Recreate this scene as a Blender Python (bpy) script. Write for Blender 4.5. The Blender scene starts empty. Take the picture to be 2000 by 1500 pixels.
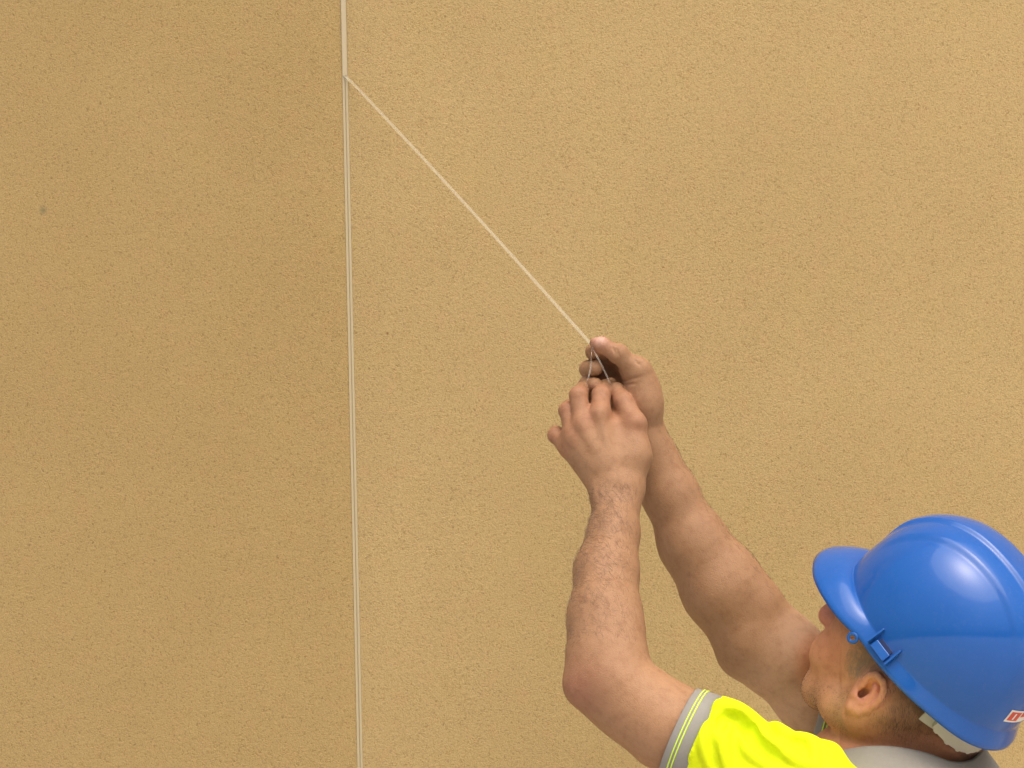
import bpy, math, random
import numpy as np
from mathutils import Matrix, Vector, noise as mnoise
rng = np.random.default_rng(7)
random.seed(7)
R_ = math.radians
sc = bpy.context.scene
COL = sc.collection

# ------------------------------------------------------------------ camera
FPX = 4980.0                      # focal length in pixels of a 2000 px wide frame
CAM = np.array([0.0, 0.0, 1.92])
ROLL = R_(-1.26)
RX = np.array([math.cos(ROLL), 0, math.sin(ROLL)])
UX = np.array([-math.sin(ROLL), 0, math.cos(ROLL)])
cd = bpy.data.cameras.new('camera'); cam = bpy.data.objects.new('camera', cd); COL.objects.link(cam)
cd.sensor_width = 36.0; cd.lens = FPX / 2000 * 36.0; cd.clip_start = 0.1; cd.clip_end = 2000
cam.matrix_world = Matrix(((RX[0], UX[0], 0, CAM[0]), (RX[1], UX[1], -1, CAM[1]), (RX[2], UX[2], 0, CAM[2]), (0, 0, 0, 1)))
sc.camera = cam

# ------------------------------------------------------------------ daylight
SUN_EL, SUN_AZ = R_(67), R_(24)   # azimuth measured from the wall normal (-Y) towards +X
sdir = Vector((math.cos(SUN_EL) * math.sin(SUN_AZ), -math.cos(SUN_EL) * math.cos(SUN_AZ), math.sin(SUN_EL)))
w = bpy.data.worlds.new('World'); sc.world = w; w.use_nodes = True
nt = w.node_tree; nt.nodes.clear()
sky = nt.nodes.new('ShaderNodeTexSky'); sky.sky_type = 'NISHITA'; sky.sun_disc = False
sky.sun_elevation = SUN_EL; sky.sun_rotation = math.atan2(sdir.x, sdir.y)
sky.air_density = 1.0; sky.dust_density = 10.0; sky.ozone_density = 1.0
bg = nt.nodes.new('ShaderNodeBackground'); bg.inputs['Strength'].default_value = 0.15
wo = nt.nodes.new('ShaderNodeOutputWorld')
nt.links.new(sky.outputs[0], bg.inputs[0]); nt.links.new(bg.outputs[0], wo.inputs[0])
ld = bpy.data.lights.new('sun', 'SUN'); ld.energy = 1.0; ld.angle = R_(65); ld.color = (1.0, 0.955, 0.89)
lo = bpy.data.objects.new('sun', ld); COL.objects.link(lo); lo.rotation_euler = sdir.to_track_quat('Z', 'Y').to_euler()
lo.location = (3, -4, 6)
vs = sc.view_settings
vs.view_transform = 'Standard'; vs.look = 'None'; vs.gamma = 1; vs.use_curve_mapping = False; vs.exposure = 0.42

# ------------------------------------------------------------------ helpers
def P(px, py, Y):
    """a point at distance Y seen at photo pixel (px, py)"""
    return CAM + (px - 1000) / FPX * Y * RX + (750 - py) / FPX * Y * UX + np.array([0, Y, 0.0])

def proj(p):
    q = p - CAM
    return 1000 + (q @ RX) / q[..., 1] * FPX, 750 - (q @ UX) / q[..., 1] * FPX

def nrm(v):
    v = np.asarray(v, float); return v / np.linalg.norm(v)

def sstep(a, b, x):
    t = np.clip((x - a) / (b - a), 0, 1); return t * t * (3 - 2 * t)

def tag(o, label, cat, group=None, kind=None):
    o['label'] = label; o['category'] = cat
    if group: o['group'] = group
    if kind: o['kind'] = kind

def empty(name, loc=(0, 0, 0)):
    o = bpy.data.objects.new(name, None); COL.objects.link(o); o.location = loc; o.empty_display_size = 0.1
    return o

def link(name, me, mat=None, parent=None, smooth=True):
    o = bpy.data.objects.new(name, me); COL.objects.link(o)
    if mat: me.materials.append(mat)
    if smooth: me.polygons.foreach_set('use_smooth', np.ones(len(me.polygons), bool))
    if parent:
        o.parent = parent
        # all meshes are modelled in world space: cancel the ancestors' offset
        off = Vector((0, 0, 0)); q = parent
        while q: off += Vector(q.location); q = q.parent
        o.location = -off if parent.type == 'EMPTY' and parent.parent is None else -off
    return o

def mesh_np(name, V, F, mat=None, parent=None, smooth=True, colors=None):
    V = np.asarray(V, np.float32); F = np.asarray(F, np.int32)
    me = bpy.data.meshes.new(name); n = F.shape[1]
    me.vertices.add(len(V)); me.vertices.foreach_set('co', V.ravel())
    me.loops.add(F.size); me.loops.foreach_set('vertex_index', F.ravel())
    me.polygons.add(len(F)); me.polygons.foreach_set('loop_start', np.arange(0, F.size, n, dtype=np.int32))
    me.update(calc_edges=True); me.validate()
    if colors is not None:
        a = me.color_attributes.new('Col', 'FLOAT_COLOR', 'POINT')
        a.data.foreach_set('color', np.c_[colors, np.ones(len(V))].astype(np.float32).ravel())
    return link(name, me, mat, parent, smooth)

def mesh_py(name, V, F, mat=None, parent=None, smooth=False):
    me = bpy.data.meshes.new(name); me.from_pydata([tuple(map(float, v)) for v in V], [], F); me.update()
    return link(name, me, mat, parent, smooth)

def grid_faces(nu, nv, cu=False, cv=False):
    F = []
    for i in range(nu if cu else nu - 1):
        for j in range(nv if cv else nv - 1):
            a = i * nv + j; b = ((i + 1) % nu) * nv + j
            c = ((i + 1) % nu) * nv + (j + 1) % nv; d = i * nv + (j + 1) % nv
            F.append((a, b, c, d))
    return F

def spline(pts, n, closed=False):
    """Catmull-Rom through pts"""
    pts = np.asarray(pts, float); m = len(pts); out = []
    segs = m if closed else m - 1
    for s in np.linspace(0, segs, n, endpoint=not closed):
        i = min(int(s), segs - 1); t = s - i
        g = (lambda k: pts[k % m]) if closed else (lambda k: pts[min(max(k, 0), m - 1)])
        p0, p1, p2, p3 = g(i - 1), g(i), g(i + 1), g(i + 2)
        out.append(0.5 * ((2 * p1) + (-p0 + p2) * t + (2 * p0 - 5 * p1 + 4 * p2 - p3) * t ** 2 + (-p0 + 3 * p1 - 3 * p2 + p3) * t ** 3))
    return np.array(out)

# ------------------------------------------------------------------ implicit body modelling
class Vol:
    def __init__(s, lo, hi, h, idx0=None, dims=None, org=None):
        s.h = h
        if idx0 is None:
            s.org = np.asarray(lo, float); s.i0 = np.zeros(3, int)
            s.n = np.ceil((np.asarray(hi) - s.org) / h).astype(int) + 1
        else:
            s.org, s.i0, s.n = org, idx0, dims
        s.d = np.ones(tuple(s.n), np.float32)
    def sub(s, lo, hi):
        a = np.clip(np.floor((np.asarray(lo) - s.org) / s.h).astype(int), s.i0, s.i0 + s.n - 1)
        b = np.clip(np.ceil((np.asarray(hi) - s.org) / s.h).astype(int) + 1, s.i0 + 1, s.i0 + s.n)
        return Vol(None, None, s.h, a, b - a, s.org)
    def win(s, lo, hi):
        a = np.clip(np.floor((np.asarray(lo) - s.org) / s.h).astype(int) - s.i0, 0, s.n)
        b = np.clip(np.ceil((np.asarray(hi) - s.org) / s.h).astype(int) + 1 - s.i0, 0, s.n)
        if np.any(b <= a): return None, None
        sl = tuple(slice(x, y) for x, y in zip(a, b))
        ax = [((np.arange(x, y) + i) * s.h + o).astype(np.float32) for x, y, i, o in zip(a, b, s.i0, s.org)]
        return sl, (ax[0][:, None, None], ax[1][None, :, None], ax[2][None, None, :])
    def comb(s, sl, v, k, mode):
        D = s.d[sl]
        if mode == 'sub': v = -v
        if k <= 0:
            s.d[sl] = np.minimum(D, v) if mode == 'add' else np.maximum(D, v); return
        if mode == 'add':
            hh = np.clip(0.5 + 0.5 * (v - D) / k, 0, 1); s.d[sl] = v * (1 - hh) + D * hh - k * hh * (1 - hh)
        else:
            hh = np.clip(0.5 - 0.5 * (v - D) / k, 0, 1); s.d[sl] = v * (1 - hh) + D * hh + k * hh * (1 - hh)
    def cap(s, a, b, ra, rb=None, k=0.0, mode='add'):
        rb = ra if rb is None else rb
        a, b = np.asarray(a, float), np.asarray(b, float); m = max(ra, rb) + k + 2 * s.h + 0.004
        sl, g = s.win(np.minimum(a, b) - m, np.maximum(a, b) + m)
        if sl is None: return
        ab = b - a; L = max(ab @ ab, 1e-12); X, Y, Z = g[0] - a[0], g[1] - a[1], g[2] - a[2]
        t = np.clip((X * ab[0] + Y * ab[1] + Z * ab[2]) / L, 0, 1)
        v = np.sqrt((X - t * ab[0]) ** 2 + (Y - t * ab[1]) ** 2 + (Z - t * ab[2]) ** 2) - (ra + t * (rb - ra))
        s.comb(sl, v.astype(np.float32), k, mode)
    def chain(s, pts, rad, k=0.0, mode='add'):
        for i in range(len(pts) - 1): s.cap(pts[i], pts[i + 1], rad[i], rad[i + 1], k, mode)
    def ball(s, c, r, k=0.0, mode='add'): s.cap(c, np.asarray(c) + 1e-5, r, r, k, mode)
    def ell(s, c, ax, r, k=0.0, mode='add'):
        c = np.asarray(c, float); ax = np.asarray(ax, float); r = np.asarray(r, float)
        ext = np.sqrt(((ax * r[:, None]) ** 2).sum(0)) + k + 2 * s.h + 0.004
        sl, g = s.win(c - ext, c + ext)
        if sl is None: return
        X, Y, Z = g[0] - c[0], g[1] - c[1], g[2] - c[2]
        q = [(X * a[0] + Y * a[1] + Z * a[2]) for a in ax]
        k0 = np.sqrt(sum((qq / rr) ** 2 for qq, rr in zip(q, r))); k1 = np.sqrt(sum((qq / rr ** 2) ** 2 for qq, rr in zip(q, r))) + 1e-9
        s.comb(sl, (k0 * (k0 - 1) / k1).astype(np.float32), k, mode)
    def slab(s, c, n, k=0.0):
        """cut away everything on the +n side of the plane through c"""
        sl, g = s.win(s.org + (s.i0 - 1) * s.h, s.org + (s.i0 + s.n + 1) * s.h)
        v = (g[0] - c[0]) * n[0] + (g[1] - c[1]) * n[1] + (g[2] - c[2]) * n[2]
        s.comb(sl, -v.astype(np.float32), k, 'sub')
    def merge(s, o, k):
        a = np.maximum(o.i0, s.i0); b = np.minimum(o.i0 + o.n, s.i0 + s.n)
        sl = tuple(slice(x, y) for x, y in zip(a - s.i0, b - s.i0)); so = tuple(slice(x, y) for x, y in zip(a - o.i0, b - o.i0))
        s.comb(sl, o.d[so], k, 'add')
    def at(s, p):
        i = np.round((np.asarray(p) - s.org) / s.h).astype(int) - s.i0
        ok = np.all((i >= 0) & (i < s.n), axis=-1); i = np.clip(i, 0, s.n - 1)
        return np.where(ok, s.d[i[..., 0], i[..., 1], i[..., 2]], 1.0)
    def surf(s, px, py, y0=2.6, y1=3.4):
        """first point of the surface seen at a pixel (nearest approach when missed)"""
        Y = np.arange(y0, y1, s.h * 0.5); d = s.at(np.array([P(px, py, y) for y in Y]))
        hit = np.nonzero(d < 0)[0]
        return P(px, py, Y[hit[0]] if len(hit) else Y[np.argmin(d)])
    def mesh(s):
        d = s.d; ins = d < 0; n = d.shape
        cells = np.zeros((n[0] - 1, n[1] - 1, n[2] - 1), np.int8)
        for i in (0, 1):
            for j in (0, 1):
                for k in (0, 1):
                    cells += ins[i:n[0] - 1 + i, j:n[1] - 1 + j, k:n[2] - 1 + k]
        act = (cells > 0) & (cells < 8); ci = np.argwhere(act)
        idx = np.full(act.shape, -1, np.int32); idx[act] = np.arange(len(ci), dtype=np.int32)
        cor = np.array([(i, j, k) for i in (0, 1) for j in (0, 1) for k in (0, 1)])
        val = np.stack([d[ci[:, 0] + c[0], ci[:, 1] + c[1], ci[:, 2] + c[2]] for c in cor], 1)
        acc = np.zeros((len(ci), 3)); cnt = np.zeros(len(ci))
        for a in range(8):
            for b in range(a + 1, 8):
                if np.abs(cor[a] - cor[b]).sum() != 1: continue
                va, vb = val[:, a], val[:, b]; m = (va < 0) != (vb < 0)
                t = np.where(m, va / np.where(m, va - vb, 1), 0)
                acc += m[:, None] * (cor[a] + t[:, None] * (cor[b] - cor[a])); cnt += m
        V = (ci + acc / cnt[:, None] + s.i0) * s.h + s.org
        Q = []
        for ax in range(3):
            u, v = (ax + 1) % 3, (ax + 2) % 3
            s0 = [slice(None)] * 3; s1 = [slice(None)] * 3; s0[ax] = slice(0, -1); s1[ax] = slice(1, None)
            A, B = ins[tuple(s0)], ins[tuple(s1)]; e = np.argwhere(A != B); flip = A[e[:, 0], e[:, 1], e[:, 2]]
            ok = (e[:, u] > 0) & (e[:, v] > 0) & (e[:, u] < n[u] - 1) & (e[:, v] < n[v] - 1); e, flip = e[ok], flip[ok]
            def q(du, dv):
                c = e.copy(); c[:, u] -= du; c[:, v] -= dv; return idx[c[:, 0], c[:, 1], c[:, 2]]
            f = np.stack([q(0, 0), q(1, 0), q(1, 1), q(0, 1)], 1)
            f[~flip] = f[~flip][:, ::-1]; Q.append(f[:, ::-1] if False else f)
        F = np.concatenate(Q)
        F = F[(F >= 0).all(1)]
        return V, F[:, ::-1] if False else F

def keep_largest(V, F):
    """drop stray specks: keep only the largest connected piece"""
    lab = np.arange(len(V))
    while True:
        m = lab[F].min(1); new = lab.copy()
        for c in range(F.shape[1]): np.minimum.at(new, F[:, c], m)
        new = new[new]
        if (new == lab).all(): break
        lab = new
    best = np.bincount(lab).argmax(); keep = lab == best
    re = np.cumsum(keep) - 1
    return V[keep], re[F[keep[F].all(1)]]

def relax(V, F, it=1, f=0.5):
    for _ in range(it):
        acc = np.zeros_like(V); cnt = np.zeros(len(V))
        for a, b in ((0, 1), (1, 2), (2, 3), (3, 0)):
            for x, y in ((a, b), (b, a)):
                for c in range(3): acc[:, c] += np.bincount(F[:, x], V[F[:, y], c], len(V))
                cnt += np.bincount(F[:, x], minlength=len(V))
        V = V + f * (acc / np.maximum(cnt, 1)[:, None] - V)
    return V

def normals(V, F):
    n = np.cross(V[F[:, 2]] - V[F[:, 0]], V[F[:, 3]] - V[F[:, 1]]); N = np.zeros_like(V)
    for c in range(4):
        for k in range(3): N[:, k] += np.bincount(F[:, c], n[:, k], len(V))
    return N / (np.linalg.norm(N, axis=1)[:, None] + 1e-12)

# ------------------------------------------------------------------ materials
def mat(name, color=(0.5, 0.5, 0.5), rough=0.5, **kw):
    m = bpy.data.materials.new(name); m.use_nodes = True
    b = m.node_tree.nodes['Principled BSDF']
    b.inputs['Base Color'].default_value = (*color, 1); b.inputs['Roughness'].default_value = rough
    for k, v in kw.items(): b.inputs[k].default_value = v
    return m
class NT:
    def __init__(s, m): s.t = m.node_tree; s.b = s.t.nodes['Principled BSDF']
    def n(s, typ, **kw):
        o = s.t.nodes.new('ShaderNode' + typ)
        for k, v in kw.items():
            if k in o.inputs: o.inputs[k].default_value = v
            else: setattr(o, k, v)
        return o
    def l(s, a, b): s.t.links.new(a, b)
    def noise(s, vec, scale, detail=2, rough=0.5, dist=0.0):
        o = s.n('TexNoise'); o.inputs['Scale'].default_value = scale; o.inputs['Detail'].default_value = detail
        o.inputs['Roughness'].default_value = rough; o.inputs['Distortion'].default_value = dist; s.l(vec, o.inputs['Vector']); return o.outputs['Fac']
    def ramp(s, fac, stops):
        o = s.n('ValToRGB'); e = o.color_ramp.elements
        while len(e) < len(stops): e.new(0.5)
        for q, (p, c) in zip(e, stops): q.position = p; q.color = (*c, 1) if len(c) == 3 else c
        s.l(fac, o.inputs[0]); return o.outputs[0]
    def mix(s, fac, a, b, typ='MIX'):
        o = s.n('Mix', data_type='RGBA', blend_type=typ); 
        if isinstance(fac, (int, float)): o.inputs[0].default_value = fac
        else: s.l(fac, o.inputs[0])
        for i, q in ((6, a), (7, b)):
            if isinstance(q, tuple): o.inputs[i].default_value = (*q, 1)
            else: s.l(q, o.inputs[i])
        return o.outputs[2]
    def math(s, op, a, b=0.0, c=None):
        o = s.n('Math', operation=op)
        for i, q in enumerate((a, b) if c is None else (a, b, c)):
            if isinstance(q, (int, float)): o.inputs[i].default_value = q
            else: s.l(q, o.inputs[i])
        return o.outputs[0]
    def bump(s, h, strength, dist):
        o = s.n('Bump'); o.inputs['Strength'].default_value = strength; o.inputs['Distance'].default_value = dist
        s.l(h, o.inputs['Height']); s.l(o.outputs[0], s.b.inputs['Normal']); return o

WALL_Y, WALL_R, KINK = 3.55, 2.9, math.tan(R_(3))
def wall_y(x):
    a = min(abs(x), 0.85)            # bow and panel kink added to grade the wall's brightness; straight beyond
    return WALL_Y + a * a / (2 * WALL_R) + (abs(x) - a) * a / WALL_R + max(-0.2231 - x, 0.0) * KINK
def wallpt(px, py):
    Y = WALL_Y
    for _ in range(6): Y = wall_y(P(px, py, Y)[0])
    return P(px, py, Y)

def render_material(name, tone):
    m = mat(name, rough=0.92); q = NT(m); q.b.inputs['Specular IOR Level'].default_value = 0.15
    pos = q.n('NewGeometry').outputs['Position']
    n1 = q.noise(pos, 300, 2, 0.6, 0.8)       # grains
    n2 = q.noise(pos, 520, 2, 0.6, 0.4)
    n3 = q.noise(pos, 170, 1, 0.5, 2.0)
    big = q.noise(pos, 3.5, 4, 0.62); mid = q.noise(pos, 38, 3, 0.6); mid2 = q.noise(pos, 14, 3, 0.6)
    base = q.mix(q.ramp(big, [(0.35, (0, 0, 0)), (0.65, (1, 1, 1))]), (0.390, 0.284, 0.128), (0.415, 0.305, 0.140))
    base = q.mix(q.ramp(mid, [(0.52, (0, 0, 0)), (0.70, (0.4, 0.4, 0.4))]), base, (0.424, 0.280, 0.132))
    base = q.mix(q.ramp(mid2, [(0.52, (0, 0, 0)), (0.72, (0.35, 0.35, 0.35))]), base, (0.388, 0.286, 0.112))
    base = q.mix(1.0, base, tone, 'MULTIPLY')
    base = q.mix(1.0, base, q.ramp(n2, [(0.30, (0.80, 0.79, 0.77)), (0.50, (1, 1, 1)), (0.72, (1.10, 1.10, 1.10))]), 'MULTIPLY')
    base = q.mix(1.0, base, q.ramp(n1, [(0.30, (0.75, 0.71, 0.66)), (0.43, (1, 1, 1)), (0.75, (1.06, 1.06, 1.06))]), 'MULTIPLY')
    base = q.mix(1.0, base, q.ramp(n3, [(0.22, (0.78, 0.73, 0.66)), (0.33, (1, 1, 1))]), 'MULTIPLY')
    # a grey green smudge and a brown speck on the wall
    for (px, py, r, c) in ((85, 411, 0.0085, (0.20, 0.17, 0.085)), (757, 651, 0.0026, (0.17, 0.075, 0.025)), (978, 150, 0.008, (0.36, 0.25, 0.11))):
        d = q.n('VectorMath', operation='DISTANCE'); q.l(pos, d.inputs[0]); d.inputs[1].default_value = wallpt(px, py)
        wob = q.math('ADD', d.outputs['Value'], q.math('MULTIPLY', q.math('SUBTRACT', mid, 0.5), r * 1.2))
        f = q.math('SUBTRACT', 1.0, q.math('DIVIDE', wob, r)); o = q.n('Clamp'); q.l(f, o.inputs[0])
        base = q.mix(o.outputs[0], base, c)
    q.l(base, q.b.inputs['Base Color'])
    h = q.math('ADD', q.math('MULTIPLY', n1, 1.0), q.math('MULTIPLY', n2, 0.6))
    h = q.math('ADD', h, q.math('MULTIPLY', n3, 0.3))
    q.bump(h, 0.5, 0.002)
    return m
M_WALL = render_material('sand_render', (1.0, 1.0, 1.0)); M_WALL2 = render_material('brown_sand_render', (0.910, 0.890, 0.835))
M_BEAD = mat('cream_plastic_bead', (0.425, 0.355, 0.215), 0.5)
M_CORE = mat('masonry_core', (0.30, 0.28, 0.25), 0.9)
M_STRIP = mat('clear_plastic_film', (0.43, 0.385, 0.265), 0.35)
q = NT(M_STRIP); q.b.inputs['Alpha'].default_value = 0.30; q.b.inputs['Specular IOR Level'].default_value = 0.4

def skin_material():
    m = mat('skin', rough=0.52); q = NT(m)
    a = q.n('VertexColor', layer_name='Col').outputs[0]; pos = q.n('NewGeometry').outputs['Position']
    mot = q.noise(pos, 90, 3, 0.6); fine = q.noise(pos, 700, 2, 0.6); wr = q.noise(pos, 330, 4, 0.7, 1.2)
    c = q.mix(1.0, a, q.ramp(mot, [(0.25, (0.84, 0.78, 0.74)), (0.5, (1, 1, 1)), (0.8, (1.08, 1.09, 1.09))]), 'MULTIPLY')
    c = q.mix(1.0, c, q.ramp(wr, [(0.25, (0.86, 0.82, 0.80)), (0.5, (1, 1, 1))]), 'MULTIPLY')
    q.l(c, q.b.inputs['Base Color'])
    q.b.inputs['Subsurface Weight'].default_value = 0.10; q.b.inputs['Subsurface Radius'].default_value = (1, 0.35, 0.18); q.b.inputs['Subsurface Scale'].default_value = 0.003
    q.b.inputs['Specular IOR Level'].default_value = 0.28
    q.bump(q.math('ADD', q.math('MULTIPLY', fine, 0.5), wr), 0.5, 0.0014)
    return m
M_SKIN = skin_material()
def cloth(name, color, scale=1500, bump=0.25, rough=0.8):
    m = mat(name, color, rough); q = NT(m); pos = q.n('NewGeometry').outputs['Position']
    n = q.noise(pos, 260, 3, 0.6); f = q.noise(pos, scale, 1)
    q.l(q.mix(1.0, color, q.ramp(n, [(0.2, (0.93, 0.93, 0.93)), (0.6, (1, 1, 1))]), 'MULTIPLY'), q.b.inputs['Base Color'])
    q.b.inputs['Specular IOR Level'].default_value = 0.15; q.bump(q.math('ADD', n, f), bump, 0.0008); return m
M_YEL = cloth('fluorescent_yellow_cloth', (0.65, 0.755, 0.008))
M_GREY = cloth('grey_reflective_cloth', (0.255, 0.245, 0.22), rough=0.55)
M_COLLAR = cloth('grey_knit_cloth', (0.235, 0.222, 0.195))
M_PIPE = cloth('yellow_green_piping', (0.62, 0.85, 0.10))
M_TROU = cloth('navy_work_cloth', (0.03, 0.035, 0.05))
M_BOOT = mat('black_boot_leather', (0.02, 0.018, 0.016), 0.45)
def helmet_material():
    m = mat('blue_hard_plastic', (0.014, 0.075, 0.31), 0.15); q = NT(m); pos = q.n('NewGeometry').outputs['Position']
    n = q.noise(pos, 30, 4, 0.6); f = q.noise(pos, 220, 3, 0.7)
    q.l(q.mix(q.ramp(f, [(0.52, (0, 0, 0)), (0.80, (0.55, 0.55, 0.55))]), q.mix(n, (0.010, 0.084, 0.335), (0.016, 0.100, 0.375)), (0.04, 0.11, 0.35)), q.b.inputs['Base Color'])
    q.l(q.ramp(n, [(0.3, (0.06, 0.06, 0.06)), (0.7, (0.15, 0.15, 0.15))]), q.b.inputs['Roughness'])
    q.b.inputs['Specular IOR Level'].default_value = 0.38; q.bump(q.noise(pos, 60, 2), 0.05, 0.001); return m
M_HAT = helmet_material()
M_HARN = mat('cream_harness_plastic', (0.43, 0.405, 0.315), 0.5)
M_STRAP = mat('grey_white_strap', (0.40, 0.37, 0.30), 0.7)
M_WHITE = mat('sticker_white', (0.72, 0.70, 0.66), 0.5); M_RED = mat('sticker_red', (0.55, 0.06, 0.03), 0.5)
M_EYE = mat('eye_white', (0.7, 0.68, 0.64), 0.15); M_IRIS = mat('eye_iris', (0.05, 0.07, 0.08), 0.2)
M_HAIR = mat('short_brown_hair', (0.12, 0.07, 0.04), 0.55); M_GHAIR = mat('greying_hair', (0.30, 0.20, 0.125), 0.55)
M_AHAIR = mat('arm_hair_brown', (0.12, 0.063, 0.032), 0.55)

# ------------------------------------------------------------------ ground and wall
def ground():
    m = mat('concrete_paving', rough=0.85); q = NT(m); pos = q.n('NewGeometry').outputs['Position']
    q.l(q.mix(q.noise(pos, 1.2, 5, 0.6), (0.40, 0.375, 0.34), (0.50, 0.47, 0.43)), q.b.inputs['Base Color']); q.bump(q.noise(pos, 120, 3), 0.3, 0.004)
    o = mesh_py('ground', [(-400, -600, 0), (400, -600, 0), (400, 400, 0), (-400, 400, 0)], [(0, 1, 2, 3)], m); o['kind'] = 'structure'
ground()

XJ = wallpt(687, 750)[0]          # the joint between the two render panels
def panel(x0, x1, name, parent, nx, m):
    """curved slab of render, 18 mm thick, with softly rounded vertical edges"""
    xs = np.linspace(x0, x1, nx); V = []
    zs = (0.0, 5.0); prof = []
    e = 0.0006
    seq = [(x0, 0.018), (x0, e)] + [(x0 + e * (1 - math.cos(a)), e * (1 - math.sin(a))) for a in (0.5, 1.0)] + [(x, 0) for x in np.linspace(x0 + e, x1 - e, nx)] + \
          [(x1 - e * (1 - math.cos(a)), e * (1 - math.sin(a))) for a in (1.0, 0.5)] + [(x1, e), (x1, 0.018)]
    for x, dd in seq:
        for z in zs: V.append((x, wall_y(x) + dd, z))
    o = mesh_py(name, V, [(a, b, c, d) for (a, b, c, d) in grid_faces(len(seq), 2)], m, parent, True)
    return o
wall = empty('rendered_wall', (XJ, wall_y(XJ), 0))
tag(wall, 'tall sand coloured wall with rough grainy render and one vertical joint', 'wall')
panel(-4.0, XJ - 0.0040, 'render_panel', wall, 90, M_WALL2); panel(XJ + 0.0040, 4.0, 'render_panel', wall, 90, M_WALL)
xs = np.linspace(-4, 4, 160)       # masonry behind the render
core = [(x, wall_y(x) + dd, z) for x in xs for dd, z in ((0.0185, 0), (0.0185, 5), (0.28, 5), (0.28, 0))]
mesh_py('masonry_core', core, grid_faces(160, 4, False, True) + [(0, 1, 2, 3), tuple(160 * 4 - 4 + i for i in (3, 2, 1, 0))], M_CORE, wall, False)
def bar(x, wd, y0, y1, z0, z1, name, m, parent, r=0.0006):
    yw = wall_y(XJ); pr = [(x - wd / 2, y1), (x - wd / 2, y0 + r), (x - wd / 2 + r, y0), (x + wd / 2 - r, y0), (x + wd / 2, y0 + r), (x + wd / 2, y1)]
    V = [(a, yw + b, z) for z in (z0, z1) for a, b in pr]; n = len(pr)
    return mesh_py(name, V, [(i, (i + 1) % n, n + (i + 1) % n, n + i) for i in range(n)] + [tuple(range(n))[::-1], tuple(range(n, 2 * n))], m, parent)
bar(XJ - 0.0022, 0.0035, -0.0004, 0.018, 0, 5, 'bead_rib', M_BEAD, wall, 0.0004)
bar(XJ + 0.0022, 0.0035, -0.0004, 0.018, 0, 5, 'bead_rib', M_BEAD, wall, 0.0004)
bar(XJ, 0.0009, 0.0001, 0.018, 0, 5, 'bead_channel', mat('bead_channel_plastic', (0.415, 0.347, 0.21), 0.5), wall)

# ------------------------------------------------------------------ the tear-off strip
PEEL = np.array([XJ, wall_y(XJ) - 0.0014, wallpt(680, 146)[2]])
PINCH = P(1156, 674, 3.098)
def ribbon(name, pts, width, nrm_dir, m, parent, th=0.0004, twist=0.0):
    pts = np.asarray(pts); n = len(pts); V = []
    for i in range(n):
        t = nrm(pts[min(i + 1, n - 1)] - pts[max(i - 1, 0)]); side = np.cross(t, nrm_dir)
        side = nrm(side); up = np.cross(side, t); a = twist * math.sin(i / n * 9.0)
        side, up = side * math.cos(a) + up * math.sin(a), up * math.cos(a) - side * math.sin(a)
        wv = width[i] if hasattr(width, '__len__') else width
        for sx, sz in ((-1, -1), (1, -1), (1, 1), (-1, 1)): V.append(pts[i] + side * sx * wv / 2 + up * sz * th / 2)
    F = grid_faces(n, 4, False, True) + [(3, 2, 1, 0), tuple(4 * (n - 1) + i for i in range(4))]
    return mesh_py(name, V, F, m, parent)
strip = empty('tear_off_strip', tuple(PEEL))
tag(strip, 'thin clear plastic strip being peeled from the wall joint, held taut in both hands', 'plastic strip')
fixed = [np.array([XJ, PEEL[1], z]) for z in np.linspace(5.0, PEEL[2] - 0.001, 14)]
curl = spline([fixed[-1], PEEL + [0.0005, -0.0005, -0.002], PEEL + 0.03 * (PINCH - PEEL) + [0, 0.004, 0]], 8)[1:]
free = [PEEL + (PINCH - PEEL) * t + np.array([0.012, 0, 0.014]) * math.sin(math.pi * t) * 0.12 for t in np.linspace(0.05, 1, 60)]
M_FILM = mat('crumpled_clear_film', (0.55, 0.50, 0.44), 0.08); q = NT(M_FILM); q.b.inputs['Alpha'].default_value = 0.26; q.b.inputs['Specular IOR Level'].default_value = 1.0
M_STRIP_ON = mat('plastic_film_on_bead', (0.44, 0.37, 0.235), 0.4)
ribbon('fixed_length', fixed, 0.0060, np.array([0, -1, 0.0]), M_STRIP_ON, strip, 0.0006)
ribbon('free_length', list(curl) + free, 0.0042, np.array([0.25, -1, 0.1]), M_STRIP, strip, 0.0004, 0.0)
wl = [.0020 + .0036 * math.exp(-((i / 27 - .13) / .07) ** 2) for i in range(28)]
ribbon('loose_end', spline([PINCH, P(1161, 687, 3.088), P(1175, 713, 3.090), P(1191, 747, 3.098), P(1195, 760, 3.112)], 28), wl, np.array([0.3, -1, 0.5]), M_FILM, strip, 0.0004, 1.1)
ribbon('loose_film', spline([PINCH, P(1155, 696, 3.088), P(1153, 722, 3.085), P(1146, 748, 3.086), P(1140, 775, 3.11)], 28), .0022, np.array([1, -0.5, 0.1]), M_FILM, strip, 0.0003, 0.5)

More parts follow.
